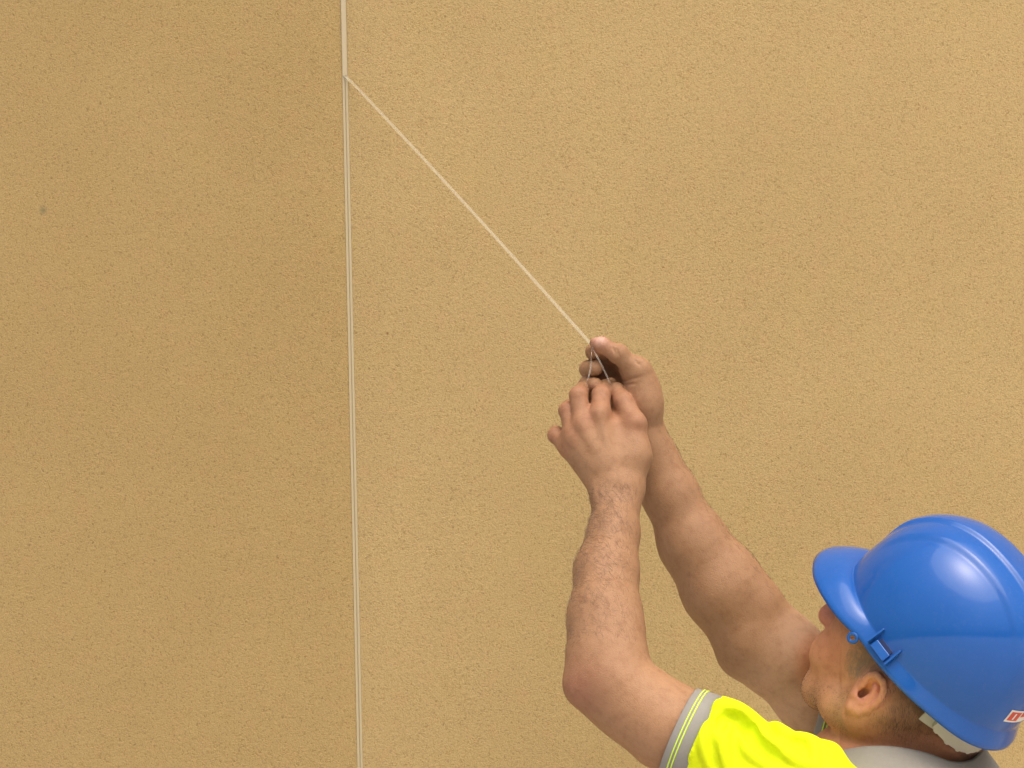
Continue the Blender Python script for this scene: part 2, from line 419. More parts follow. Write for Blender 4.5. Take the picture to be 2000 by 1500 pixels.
# ------------------------------------------------------------------ the worker: joints
LS, LE, LW = P(1590, 1552, 2.85), P(1166, 1326, 2.915), P(1206, 962, 3.055)
RS, RE, RW = P(1790, 1545, 3.18), P(1462, 1254, 3.13), P(1266, 852, 3.125)
mid = (LS + RS) / 2
BL = nrm((LS - RS) * [1, 1, 0]); BF = np.cross([0, 0, 1], BL) * -1   # body left and forward
BF = nrm(np.cross(BL, [0, 0, 1]))
Zv = np.array([0, 0, 1.0])
HT, HP = R_(53), R_(17)           # head pitched back, turned towards the wall
hf = np.array([-math.cos(HT) * math.cos(HP), math.cos(HT) * math.sin(HP), math.sin(HT)])
hs = np.array([-math.sin(HP), -math.cos(HP), 0]); hu = np.cross(hf, hs)
H0 = P(1724, 1356, 3.012); HAX = np.array([hf, hs, hu])
def hp(px, py, s, both=False):
    """point of the head seen at a pixel, s metres left of its mid plane"""
    ray = P(px, py, 1.0) - CAM; t = ((H0 + s * hs - CAM) @ hs) / (ray @ hs); p = CAM + ray * t
    return (p, p - 2 * s * hs) if both else p

# ---- body volume: head, neck, arms, hands in one continuous surface
h = 0.0013
B = Vol((0.02, 2.74, 1.30), (0.62, 3.30, 2.02), h)
def limb(pts, k): B.chain([P(*q[:3]) for q in pts], [q[3] for q in pts], k)

# trunk under the clothes
B.chain([LS - [0, 0, .015], mid + BF * -0.02 - [0, 0, .08], RS], [0.044, 0.045, 0.044], 0.03)
B.cap(mid + [0, 0, 0.0], mid - [0, 0, 0.2], 0.09, 0.1, 0.03)
# neck
NB = P(1772, 1530, 3.03)
B.cap(P(1790, 1400, 3.03), NB, 0.060, 0.068, 0.03)
B.cap(P(1746, 1395, 3.03), P(1748, 1520, 3.035), 0.048, 0.050, 0.03)
B.cap(P(1838, 1420, 3.035), P(1846, 1540, 3.035), 0.045, 0.05, 0.03)
# cranium, face
B.ell(hp(1800, 1275, 0), HAX, (0.093, 0.074, 0.092), 0.0)
B.ell(hp(1765, 1330, 0), HAX, (0.080, 0.066, 0.070), 0.03)
B.ell(hp(1690, 1285, 0), HAX, (0.055, 0.056, 0.062), 0.025)
for sg in (1, -1):
    B.ell(hp(1668, 1245, 0.034 * sg), HAX, (0.030, 0.026, 0.026), 0.02)           # cheek
    B.chain([hp(1606, 1346, 0.010 * sg), hp(1640, 1380, 0.042 * sg), hp(1685, 1398, 0.056 * sg), hp(1712, 1340, 0.062 * sg)], [0.017, 0.018, 0.018, 0.018], 0.022)   # jaw
    B.ell(hp(1622, 1272, 0.016 * sg), HAX, (0.022, 0.024, 0.026), 0.014)          # mouth side
    B.ball(hp(1634, 1212, 0.0105 * sg), 0.0085, 0.006)                             # nostril wing
    B.ell(hp(1708, 1175, 0.033 * sg), HAX, (0.016, 0.017, 0.012), 0.01, 'sub')     # eye socket
    B.cap(hp(1716, 1142, 0.012 * sg), hp(1742, 1150, 0.045 * sg), 0.009, 0.008, 0.014)   # brow
B.ball(hp(1604, 1346, 0), 0.020, 0.016)                                            # chin
B.ell(hp(1670, 1368, 0), HAX, (0.030, 0.038, 0.020), 0.02)                         # under the chin
B.ell(hp(1724, 1406, 0), HAX, (0.036, 0.043, 0.03), 0.025)
B.chain([hp(1700, 1140, 0), hp(1650, 1172, 0), hp(1620, 1202, 0)], [0.010, 0.0110, 0.0132], 0.008)   # nose
B.cap(hp(1614, 1250, 0.018), hp(1614, 1250, -0.018), 0.008, 0.008, 0.006)          # upper lip
B.cap(hp(1607, 1270, 0.014), hp(1607, 1270, -0.014), 0.009, 0.009, 0.006)          # lower lip
B.cap(hp(1603, 1260, 0.02), hp(1603, 1260, -0.02), 0.0022, 0.0022, 0.003, 'sub')
# neck muscle from behind the ear to the collar bone, nape roll
B.cap(hp(1735, 1385, 0.058), P(1705, 1500, 3.0), 0.018, 0.014, 0.025)
B.chain([P(1825, 1434, 2.99), P(1852, 1450, 3.03), P(1852, 1450, 3.08)], [0.028, 0.026, 0.026], 0.02)
# ears
def ear(sg):
    E = lambda px, py, s: hp(px, py, s * sg)
    e = B.sub(E(1690, 1356, 0.08) - 0.06, E(1690, 1356, 0.08) + 0.06)
    bowl = nrm(0.35 * hf * 1 + hs * sg * 1.0)
    a2 = nrm(np.cross(bowl, hu)); ax = np.array([nrm(np.cross(hu, bowl)), bowl, hu])
    e.ell(E(1696, 1352, 0.074), ax, (0.017, 0.008, 0.027), 0.004)
    pts = [(1684, 1345, .073), (1690, 1330, .077), (1700, 1320, .081), (1713, 1320, .085), (1723, 1330, .088), (1726, 1346, .089), (1720, 1362, .088), (1708, 1376, .085), (1694, 1386, .081), (1678, 1390, .077), (1664, 1386, .074)]
    e.chain([E(*p) for p in pts], [.004, .0042, .0046, .005, .005, .005, .0048, .0046, .0046, .006, .0075], .0025)
    e.ell(E(1694, 1354, 0.089), ax, (0.0105, 0.0110, 0.0175), 0.003, 'sub')
    e.chain([E(1703, 1334, .081), E(1710, 1346, .083), E(1706, 1360, .083), E(1695, 1370, .081), E(1682, 1376, .078)], [.003, .0036, .0036, .0034, .003], .003)
    e.ball(E(1666, 1380, .0745), .0078, .004)
    e.ell(E(1683, 1353, 0.079), ax, (0.0070, 0.013, 0.0070), 0.002, 'sub')
    e.cap(E(1681, 1358, .081), E(1698, 1344, .082), .0048, .0042, .002, 'sub')
    e.ell(E(1699, 1335, 0.083), ax, (0.0034, 0.007, 0.0065), 0.002, 'sub')
    e.ball(E(1672, 1358, .0745), .0058, .003)
    return e
for sg in (1, -1):
    B.merge(ear(sg), 0.004); E = lambda px, py, s: hp(px, py, s * sg)
    B.cap(E(1680, 1359, .0735), E(1698, 1345, .0785), .0052, .0048, .0015, 'sub'); B.cap(E(1699, 1338, .081), E(1704, 1330, .083), .0030, .0022, .0012, 'sub')
    B.cap(E(1684, 1356, .069), E(1690, 1352, .072), .0045, .0045, .001, 'sub')

# left arm (towards the camera)
limb([(1590, 1580, 2.85, .040), (1490, 1545, 2.864, .037), (1420, 1494, 2.876, .038), (1372, 1458, 2.882, .042), (1305, 1419, 2.892, .0465), (1234, 1369, 2.905, .0435), (1180, 1326, 2.915, .039)], 0.02)
limb([(1186, 1338, 2.915, .036), (1184, 1280, 2.93, .0405), (1182, 1205, 2.955, .0395), (1185, 1115, 2.995, .0340), (1199, 1040, 3.027, .0268), (1206, 968, 3.052, .0215)], 0.022)
B.cap(P(1194, 985, 3.045), P(1192, 955, 3.055), .0165, .017, .015); B.cap(P(1221, 985, 3.045), P(1222, 955, 3.055), .0165, .0172, .015)
B.ball(P(1133, 1340, 2.912), .0155, .022)                               # elbow point
B.cap(P(1204, 1325, 2.895), P(1218, 1230, 2.93), .026, .018, .02)       # forearm muscle on the thumb side
B.cap(P(1160, 1160, 2.950), P(1205, 1010, 3.016), .004, .003, .022)     # tendon ridge
B.ball(P(1174, 972, 3.042), .0075, .018)                                # wrist bone
# right arm (nearer the wall)
limb([(1790, 1545, 3.18, .046), (1690, 1450, 3.165, .0470), (1592, 1358, 3.150, .0470), (1506, 1277, 3.135, .0450), (1464, 1246, 3.13, .040)], 0.02)
limb([(1464, 1244, 3.13, .041), (1410, 1150, 3.13, .0465), (1354, 1060, 3.13, .0395), (1306, 960, 3.128, .0310), (1277, 892, 3.126, .0245), (1262, 848, 3.125, .0215)], 0.022)
B.cap(P(1264, 862, 3.112), P(1261, 835, 3.112), .0165, .0175, .014); B.cap(P(1264, 862, 3.14), P(1261, 835, 3.14), .0165, .0175, .014)
B.ball(P(1437, 1290, 3.135), .012, .025)
B.cap(P(1552, 1280, 3.12), P(1590, 1322, 3.135), .034, .034, .03)
B.cap(P(1492, 1190, 3.125), P(1556, 1272, 3.125), .024, .026, .03)       # biceps
B.cap(P(1478, 1170, 3.12), P(1430, 1100, 3.12), .016, .014, .03)        # muscle over the outer forearm

# ---- hands
def finger(V, pts, k=0.0022):
    c = [P(*p[:3]) for p in pts]; r = [p[3] for p in pts]; V.chain(c, r, k)
    for i in range(1, len(c) - 1):                       # knuckle swelling
        V.ball(c[i], r[i] * 1.07, k)
def hand(box, palm, fingers, extra, kp=0.016):
    lo_, hi_ = box
    V = B.sub(lo_, hi_); F = B.sub(lo_, hi_)
    for a, b, ra, rb in palm: V.cap(P(*a), P(*b), ra, rb, kp)
    for f in fingers:
        G = B.sub(lo_, hi_); finger(G, f); F.d[...] = np.minimum(F.d, G.d)
    V.merge(F, 0.0055)
    for a, b, ra, rb, k in extra: V.cap(P(*a), P(*b), ra, rb, k)
    return V
LHB = (P(1040, 1010, 3.0) - [0, .0, 0], P(1300, 720, 3.16) + [0, 0, 0.01])
L_palm = [((1218, 958, 3.056), (1172, 810, 3.077), .017, .0130), ((1206, 960, 3.056), (1138, 830, 3.077), .017, .0125), ((1194, 960, 3.056), (1122, 852, 3.081), .017, .0118),
          ((1184, 958, 3.058), (1114, 874, 3.088), .016, .0112), ((1205, 930, 3.066), (1150, 850, 3.088), .020, .014),
          ((1226, 952, 3.060), (1240, 890, 3.066), .019, .0175), ((1240, 890, 3.066), (1239, 830, 3.072), .0175, .0145), ((1215, 880, 3.085), (1200, 860, 3.09), .017, .014)]
L_fing = [
    [(1112, 876, 3.086, .0115), (1086, 850, 3.100, .0098), (1086, 846, 3.122, .0086), (1100, 852, 3.138, .0078)],
    [(1122, 850, 3.079, .0118), (1108, 802, 3.092, .0102), (1114, 794, 3.117, .0090), (1130, 802, 3.132, .0080)],
    [(1138, 828, 3.074, .0125), (1130, 772, 3.086, .0108), (1138, 762, 3.112, .0094), (1154, 768, 3.130, .0082)],
    [(1172, 808, 3.074, .0128), (1174, 772, 3.090, .0112), (1182, 757, 3.113, .0094), (1193, 750, 3.128, .0080)],
    [(1240, 828, 3.072, .0142), (1217, 784, 3.088, .0116), (1204, 762, 3.104, .0090), (1199, 756, 3.110, .0072)]]
L_palm += [((1190, 900, 3.064), (1155, 828, 3.078), .018, .0135), ((1178, 905, 3.066), (1130, 845, 3.081), .0175, .013), ((1170, 910, 3.070), (1118, 866, 3.087), .016, .0125),
           ((1212, 905, 3.068), (1196, 850, 3.080), .018, .013), ((1222, 900, 3.07), (1222, 840, 3.082), .017, .012), ((1205, 840, 3.092), (1206, 800, 3.100), .013, .009)]
L_ext = [((1172, 806, 3.064), (1173, 800, 3.066), .0060, .005, .010), ((1136, 828, 3.065), (1135, 822, 3.067), .0055, .005, .010), ((1117, 852, 3.070), (1115, 847, 3.072), .005, .0045, .010),
         ((1246, 822, 3.064), (1244, 817, 3.066), .0050, .004, .010),
         ((1205, 935, 3.040), (1174, 820, 3.0605), .0018, .0016, .012), ((1198, 935, 3.040), (1140, 838, 3.061), .0018, .0016, .012), ((1190, 938, 3.042), (1122, 862, 3.068), .0016, .0016, .012)]
RHB = (P(1090, 900, 3.05), P(1330, 630, 3.2) + [0, 0, 0.01])
R_palm = [((1264, 848, 3.132), (1238, 728, 3.176), .018, .0135), ((1264, 848, 3.138), (1240, 750, 3.182), .018, .0135), ((1264, 850, 3.140), (1242, 772, 3.180), .018, .013), ((1262, 850, 3.140), (1240, 792, 3.160), .017, .013),
          ((1262, 845, 3.115), (1258, 790, 3.108), .019, .0195), ((1258, 790, 3.108), (1247, 728, 3.102), .0195, .0140), ((1252, 800, 3.118), (1232, 770, 3.125), .02, .017), ((1258, 745, 3.112), (1256, 740, 3.15), .014, .013)]
R_palm += [((1234, 734, 3.180), (1170, 706, 3.176), .012, .011), ((1234, 752, 3.184), (1170, 738, 3.180), .012, .011), ((1228, 716, 3.108), (1216, 704, 3.150), .010, .011), ((1244, 728, 3.108), (1238, 722, 3.155), .013, .013), ((1256, 770, 3.11), (1250, 770, 3.16), .017, .014)]
R_fing = [
    [(1163, 670, 3.098, .0072), (1176, 674, 3.098, .0098), (1205, 691, 3.097, .0108), (1246, 724, 3.102, .0134)],
    [(1236, 718, 3.160, .0130), (1184, 688, 3.156, .0118), (1160, 687, 3.126, .0098), (1165, 684, 3.109, .0084)],
    [(1238, 748, 3.186, .0122), (1160, 724, 3.186, .0104), (1149, 721, 3.132, .0104), (1163, 719, 3.108, .0092)],
    [(1240, 770, 3.182, .0118), (1158, 750, 3.182, .0100), (1147, 752, 3.130, .0104), (1162, 752, 3.105, .0092)],
    [(1238, 792, 3.176, .0112), (1172, 778, 3.176, .0092), (1158, 774, 3.126, .0084), (1168, 770, 3.110, .0074)]]
R_ext = [((1214, 686, 3.094), (1208, 688, 3.094), .0060, .006, .010), ((1250, 716, 3.100), (1246, 714, 3.100), .008, .008, .010)]
B.merge(hand(LHB, L_palm, L_fing, L_ext), 0.012)
RV = hand(RHB, R_palm, R_fing, R_ext)
# keep the two hands apart where they do not touch
creases = []                         # skin folds of the thumb root and thumb joint follow the surface
for a, b, rr in (((1210, 747), (1250, 736), .0012), ((1216, 752), (1242, 749), .0008), ((1197, 679), (1203, 694), .0007), ((1204, 681), (1209, 696), .0007), ((1241, 704), (1250, 714), .0007)):
    creases.append(([RV.surf(a[0] + (b[0] - a[0]) * t, a[1] + (b[1] - a[1]) * t, 2.95, 3.25) for t in np.linspace(0, 1, 9)], rr * np.sin(np.linspace(.5, math.pi - .5, 9))))
for pl, rr in creases: RV.chain(pl, list(rr), .002, 'sub')
B.merge(RV, 0.0)
V, F = B.mesh()
V, F = keep_largest(V, F)
V = relax(V, F, 2, 0.45)
N = normals(V, F)
print('body', len(V))

# ---- skin colour, with the face and far upper arm lightened in place of light
def hfu(p): q_ = p - H0; return q_ @ hf, q_ @ hs, q_ @ hu
px_, py_ = proj(V)
f_, s_, u_ = hfu(V)
near = lambda c, r: np.exp(-((V - c) ** 2).sum(1) / (r * r))
Cc = np.tile(np.array([0.305, 0.169, 0.087]), (len(V), 1))
def tint(c, wgt):
    global Cc
    wgt = np.clip(wgt, 0, 1)[:, None]; Cc = Cc * (1 - wgt) + np.array(c) * wgt
segd = lambda a, b: np.linalg.norm(V - (a + np.clip(((V - a) @ (b - a)) / ((b - a) @ (b - a)), 0, 1)[:, None] * (b - a)), axis=1)
tint((0.52, 0.325, 0.205), 0.85 * sstep(.10, .075, segd(RE, RS)) * sstep(-.015, .05, (V - RE) @ nrm(RS - RE)))     # paler upper arms; this far one raised further to stand for light
tint((0.355, 0.196, 0.102), 0.8 * sstep(.10, .07, segd(LE, LS)) * sstep(0, .06, (V - LE) @ nrm(LS - LE)))
tint((0.31, 0.128, 0.078), 0.6 * near(P(1120, 1345, 2.88), .035))            # elbow
for q_ in L_fing + R_fing:
    for p in q_[:2]: tint((0.34, 0.142, 0.082), 0.65 * near(P(*p[:3]), p[3] * 1.35))
head = sstep(0.135, 0.115, np.linalg.norm((V - hp(1740, 1320, 0)) / np.array([1, 1, 1.0]), axis=1))
tint((0.56, 0.270, 0.135), 0.9 * head)  # face painted paler to offset the shade under the peak
tint((0.50, 0.175, 0.105), 0.7 * np.maximum(near(hp(1650, 1265, .04), .03), near(hp(1650, 1265, -.04), .03)))          # cheeks
tint((0.52, 0.20, 0.15), 0.9 * near(hp(1615, 1200, 0), .022))                 # nose
for sg in (1, -1):
    tint((0.68, 0.290, 0.180), 1.3 * near(hp(1697, 1353, .084 * sg), .020) * (np.abs(s_) > 0.0705))
# nape and throat weathered red brown
tint((0.36, 0.150, 0.078), 0.7 * sstep(1385, 1425, py_) * (px_ > 1640) * (py_ < 1600) * (V[:, 1] > 2.9))
# stubble over chin, jaw and throat
jaw_a, jaw_b, jaw_c = hp(1604, 1346, 0), hp(1665, 1390, .055), hp(1665, 1390, -.055)
st = np.maximum(sstep(.034, .016, segd(jaw_a, jaw_b)), sstep(.034, .016, segd(jaw_a, jaw_c)))
tint((0.33, 0.205, 0.095), 0.65 * st * (np.abs(s_) < 0.072))
# cropped hair: sideburns, round the ears, nape
fS, _, uS = hfu(hp(1690, 1290, .068)); side = np.exp(-(((f_ - fS) / .020) ** 2 + ((u_ - uS) / .022) ** 2)) * (np.abs(s_) > .04)
fN, _, uN = hfu(hp(1790, 1335, .06)); nape = sstep(.072, .045, np.hypot(f_ - fN, (u_ - uN) * 0.9)) * sstep(1870, 1820, px_) * (f_ < hfu(hp(1738, 1340, .07))[0] + 0.0)
cap_ = sstep(.02, .05, u_) * sstep(.07, .05, f_) * (u_ > .03)
earm = np.maximum(near(hp(1694, 1354, .082), .024), near(hp(1694, 1354, -.082), .024)) * (np.abs(s_) > 0.071)
ear_free = 1 - np.clip(earm * 2.0, 0, 1)
tint((0.30, 0.19, 0.11), 0.5 * side * ear_free); tint((0.22, 0.115, 0.058), 0.75 * nape * ear_free); tint((0.10, 0.06, 0.035), 0.9 * cap_ * ear_free)
tint((0.56, 0.36, 0.29), 0.85 * near(P(1172, 663, 3.092), .0075))             # thumbnail

LOW = np.array([P(1780, 1500, 3.0)[0], 3.0, 0.0])
person = empty('person', (mid[0], mid[1], 0))
tag(person, 'worker in yellow high visibility polo shirt looking up with both arms raised', 'person')
body = mesh_np('body', V, F, M_SKIN, person, True, Cc)

# ---- eyes (under the peak)
def lathe_ball(name, c, r, m, parent, ax=None):
    nu, nv = 20, 12; Vv = []
    for i in range(nu):
        for j in range(nv):
            a, b = 2 * math.pi * i / nu, math.pi * j / (nv - 1); Vv.append(np.asarray(c) + r * np.array([math.sin(b) * math.cos(a), math.sin(b) * math.sin(a), math.cos(b)]))
    return mesh_py(name, Vv, grid_faces(nu, nv, True), m, parent, True)
for sg in (1, -1):
    c = hp(1716, 1182, .032 * sg); e = lathe_ball('eye', c, .0115, M_EYE, person); lathe_ball('iris', c + hf * .0068, .0056, M_IRIS, e)

# ---- short hairs as fine tapering blades
def hairs(name, roots, nors, dirs, length, width, m, parent):
    Vv, Ff = [], []
    for p, n, d, L in zip(roots, nors, dirs, length):
        t = nrm(d); sd = np.cross(t, nrm(p - CAM)); sd = nrm(sd + 1e-6); b = len(Vv)
        a1 = p + (t * 0.5 + n * 0.10) * L; a2 = p + (t * 1.0 + n * 0.06) * L
        Vv += [p - sd * width / 2, p + sd * width / 2, a1 + sd * width * .42, a1 - sd * width * .42, a2]
        Ff += [(b, b + 1, b + 2, b + 3), (b + 3, b + 2, b + 4)]
    o = mesh_py(name, Vv, Ff, m, parent); o['kind'] = 'stuff'; return o
def tangent(d, n): return d - (d * n).sum(1)[:, None] * n
def pick(wgt, count):
    p = np.clip(wgt, 0, None); p = p / p.sum(); return rng.choice(len(V), count, p=p)
facing = (N * (CAM - V)).sum(1) > -0.9
i = pick(side * ear_free * (side > .25), 900); d = tangent(np.tile(-hf * .4 - hu * .8 , (len(i), 1)) + rng.normal(0, .35, (len(i), 3)), N[i])
hairs('sideburn_hair', V[i], N[i], d, rng.uniform(.005, .009, len(i)), .00032, M_GHAIR, person)
wn = (nape * ear_free * (nape > .15)) + 0.8 * (cap_ > .5) * (u_ < .07)
i = pick(wn, 3600); d = tangent(np.tile(-hf * .75 - hu * .55, (len(i), 1)) + rng.normal(0, .25, (len(i), 3)), N[i])
hairs('cropped_hair', V[i], N[i], d, rng.uniform(.004, .008, len(i)), .00026, M_HAIR, person)
i = pick(st * (np.abs(s_) < .07) * (st > .2), 2000); d = tangent(np.tile(-hu * .8 - hf * .3, (len(i), 1)) + rng.normal(0, .4, (len(i), 3)), N[i])
hairs('stubble', V[i], N[i], d + N[i] * .6, rng.uniform(.0012, .0022, len(i)), .00022, M_HAIR, person)
def arm_hair(E, W, cnt, out):
    ax = nrm(W - E); t = ((V - E) @ ax) / np.linalg.norm(W - E); dist = segd(E, W)
    wgt = ((t > .10) & (t < .97) & (dist < .07)) * sstep(-.5, .5, N @ nrm(out)) * (0.35 + np.clip(t, 0, 1))
    i = pick(wgt, cnt); d = tangent(np.tile(ax * 0.45 + nrm(out) * -0.15 + np.array([-.35, 0, -.15]), (len(i), 1)) + rng.normal(0, .3, (len(i), 3)), N[i])
    return i, d
i1, d1 = arm_hair(LE, LW, 2300, np.array([-0.8, -0.5, 0])); i2, d2 = arm_hair(RE, RW, 900, np.array([0.5, 0.7, 0.4]))
i = np.r_[i1, i2]; hairs('arm_hair', V[i], N[i], np.r_[d1, d2], rng.uniform(.007, .014, len(i)), .00015, M_AHAIR, person)

# ------------------------------------------------------------------ polo shirt
S = Vol((0.13, 2.66, 0.92), (0.72, 3.42, 1.60), 0.0023)
def tube_axis(C0, S0): return nrm(S0 - C0)
CL, CR = P(1325, 1433, 2.888), P(1586, 1388, 3.150)
aL, aR = tube_axis(CL, LS), tube_axis(CR, P(1790, 1440, 3.152))
S.ell(mid - [0, 0, .17] + BF * -.005, np.array([BL, BF, Zv]), (.185, .125, .21), 0)
S.ell(mid - [0, 0, .13] + BF * -.03, np.array([BL, BF, Zv]), (.17, .10, .12), .04)
S.cap(mid - [0, 0, .2], mid - [0, 0, .55], .15, .145, .05)
S.chain([P(1590, 1555, 2.85), mid + BF * -.03 - [0, 0, .08], RS], [.060, .060, .060], .03)
S.cap(P(1760, 1650, 3.03), LS + [0.01, 0.02, -.02], .054, .052, .04); S.cap(P(1780, 1640, 3.03), RS - [0, 0, .02], .054, .054, .04)
S.cap(P(1835, 1610, 3.03), P(1850, 1630, 3.02), .072, .08, .03)
S.chain([CL + aL * .026, P(1400, 1468, 2.879), P(1480, 1526, 2.862), P(1590, 1552, 2.85)], [.0575, .0600, .0605, .0605], .010)
S.chain([CR + aR * .026, CR + aR * .06, RS], [.0620, .065, .060], .012)
# gathered folds
for (pl, r, k, push) in (
    ([(1392, 1380), (1420, 1383), (1446, 1398), (1464, 1418)], .0105, .010, .0),
    ([(1404, 1396), (1386, 1425), (1380, 1460), (1392, 1505)], .0095, .010, .001),
    ([(1424, 1412), (1410, 1440), (1414, 1475), (1424, 1510)], .0080, .010, .0),
    ([(1474, 1418), (1486, 1440), (1516, 1462), (1560, 1480)], .0095, .011, .0),
    ([(1510, 1416), (1528, 1432), (1560, 1446)], .0080, .009, .0),
    ([(1556, 1436), (1590, 1450), (1626, 1478)], .0060, .010, .001),
    ([(1450, 1440), (1462, 1470), (1500, 1500)], .0065, .008, .0),
    ([(1366, 1410), (1352, 1440), (1346, 1480)], .0050, .008, .0),
    ([(1580, 1442), (1592, 1470), (1590, 1500)], .0060, .009, .0),
    ([(1530, 1470), (1560, 1490), (1600, 1500)], .0055, .008, .0),
    ):
    pts = [S.surf(x, y) for x, y in pl]; pts = spline(pts, 10) + np.array([0, push, 0])
    rr = r * np.sin(np.linspace(.25, math.pi - .25, 10)) ** .6
    S.chain(list(pts), list(rr), k * .5)
for (pl, r, k) in (([(1408, 1426), (1409, 1410), (1424, 1400), (1444, 1403), (1462, 1415)], .0050, .005), ([(1384, 1398), (1383, 1430), (1390, 1465), (1398, 1500)], .0045, .005), ([(1462, 1424), (1475, 1450), (1510, 1478)], .0055, .008), ([(1432, 1402), (1446, 1412), (1456, 1428)], .004, .006),
                   ([(1500, 1420), (1520, 1442), (1555, 1458)], .0045, .007)):
    pts = spline([S.surf(x, y) for x, y in pl], 9); S.chain(list(pts + np.array([0, -.001, .001])), [r * .95] * 9, k, 'sub')
S.cap(CL - aL * .05, CL + aL * .012, .0535, .0530, .001, 'sub'); S.cap(CR - aR * .05, CR + aR * .012, .0535, .053, .001, 'sub')
for C0, ax in ((CL, aL), (CR, aR)):
    e = S.sub(C0 - .10, C0 + .10); e.d[...] = S.d[tuple(slice(a, a + b) for a, b in zip(e.i0 - S.i0, e.n))]
    e.slab(C0 + ax * .0265, -ax, .002); S.d[tuple(slice(a, a + b) for a, b in zip(e.i0 - S.i0, e.n))] = e.d
S.slab(np.array([0, 0, 0.95]), np.array([0, 0, -1.0]))
S.chain([P(1778, 1400, 3.03), P(1778, 1480, 3.03)], [.088, .074], .006, 'sub')
for q_ in ((1712, 1450), (1775, 1455), (1830, 1470)): S.cap(P(q_[0], q_[1], 2.80), P(q_[0], q_[1], 3.0), .036, .036, .012, 'sub')
SV, SF = S.mesh(); SV, SF = keep_largest(SV, SF); SV = relax(SV, SF, 2, .5)
shirt = mesh_np('polo_shirt', SV, SF, M_YEL, person)
print('shirt', len(SV))

def ring(C0, ax, prof, name, m, parent, n=96, wob=0.0):
    e1 = nrm(np.cross(ax, [0, 1, 0.3])); e2 = np.cross(ax, e1); Vv = []
    for i in range(n):
        a = 2 * math.pi * i / n; wv = 1 + wob * math.sin(3 * a + 1) + wob * .6 * math.sin(5 * a)
        for t, r in prof: Vv.append(C0 + ax * t + (e1 * math.cos(a) + e2 * math.sin(a)) * r * wv)
    return mesh_py(name, Vv, grid_faces(n, len(prof), True, True), m, parent, True)
for C0, ax, rs in ((CL, aL, 1.0), (CR, aR, 1.06)):
    b = ring(C0, ax, [(t_, r_ * rs) for t_, r_ in ((0, .0540), (-.0004, .0550), (.0006, .0560), (.015, .0578), (.030, .0592), (.0305, .0570), (.015, .0555))], 'reflective_cuff', M_GREY, shirt, wob=.006)
    for t in (.0085, .0125):
        ring(C0, ax, [(t - .0009, (.0556 + t * .12) * rs), (t - .0006, (.0570 + t * .12) * rs), (t + .0006, (.0571 + t * .12) * rs), (t + .0009, (.0557 + t * .12) * rs)], 'piping', M_PIPE, shirt, wob=.006)

# collar: stand-up knit leaf folded outwards round the neck
top = [(1638, 1466, 2.965), (1690, 1457, 2.928), (1745, 1457, 2.920), (1805, 1468, 2.925), (1858, 1486, 2.938), (1896, 1482, 2.975), (1918, 1458, 3.030), (1905, 1445, 3.085), (1850, 1440, 3.12), (1760, 1440, 3.125), (1690, 1448, 3.10), (1646, 1460, 3.05)]
tp = spline([P(*q_) for q_ in top], 120, True); cen = tp.mean(0); Vv = []
for p in tp:
    o_ = (p - cen) * [1, 1, 0]; o_ = nrm(o_); o_ = o_ * (1 + 0.9 * max(0.0, o_ @ nrm([-.8, -.6, 0])))
    for dx, dz in ((-.004, -.05), (-.003, -.012), (-.0012, -.002), (.0015, .0), (.004, -.0025), (.0085, -.010), (.018, -.022), (.030, -.038), (.034, -.058)):
        Vv.append(p + o_ * dx + np.array([0, 0, dz]))
mesh_py('collar', Vv, grid_faces(120, 9, True, True), M_COLLAR, shirt, True)

# ------------------------------------------------------------------ trousers and boots (below the frame)
T = Vol((mid[0] - .35, mid[1] - .45, -0.005), (mid[0] + .35, mid[1] + .45, 1.06), 0.008)
hip = np.array([mid[0] + .05, mid[1] + .0, .95])
T.ell(hip, np.array([BL, BF, Zv]), (.165, .12, .13), 0)
for sg in (1, -1):
    T.chain([hip + BL * sg * .09 - [0, 0, .05], hip + BL * sg * .11 - [0, 0, .47] + BF * .02, hip + BL * sg * .13 - [0, 0, .84]], [.095, .070, .062], .03)
T.slab(np.array([0, 0, .08]), np.array([0, 0, -1.0]))
TV, TF = T.mesh(); TV = relax(TV, TF, 2); mesh_np('trousers', TV, TF, M_TROU, person)
for sg in (1, -1):
    b = hip + BL * sg * .13; b[2] = 0
    K = Vol(b - [.25, .25, 0.002], b + [.25, .25, .22], 0.006)
    K.cap(b + [0, 0, .17] - BF * .01, b + [0, 0, .06] - BF * .02, .048, .046, .02); K.cap(b + [0, 0, .042] - BF * .03, b + [0, 0, .036] + BF * .15, .042, .036, .03)
    K.ell(b + BF * .13 + [0, 0, .04], np.array([BL, BF, Zv]), (.046, .06, .042), .02); K.slab(b + [0, 0, .002], np.array([0, 0, -1.0]))
    KV, KF = K.mesh(); KV = relax(KV, KF, 2); mesh_np('boot', KV, KF, M_BOOT, person)

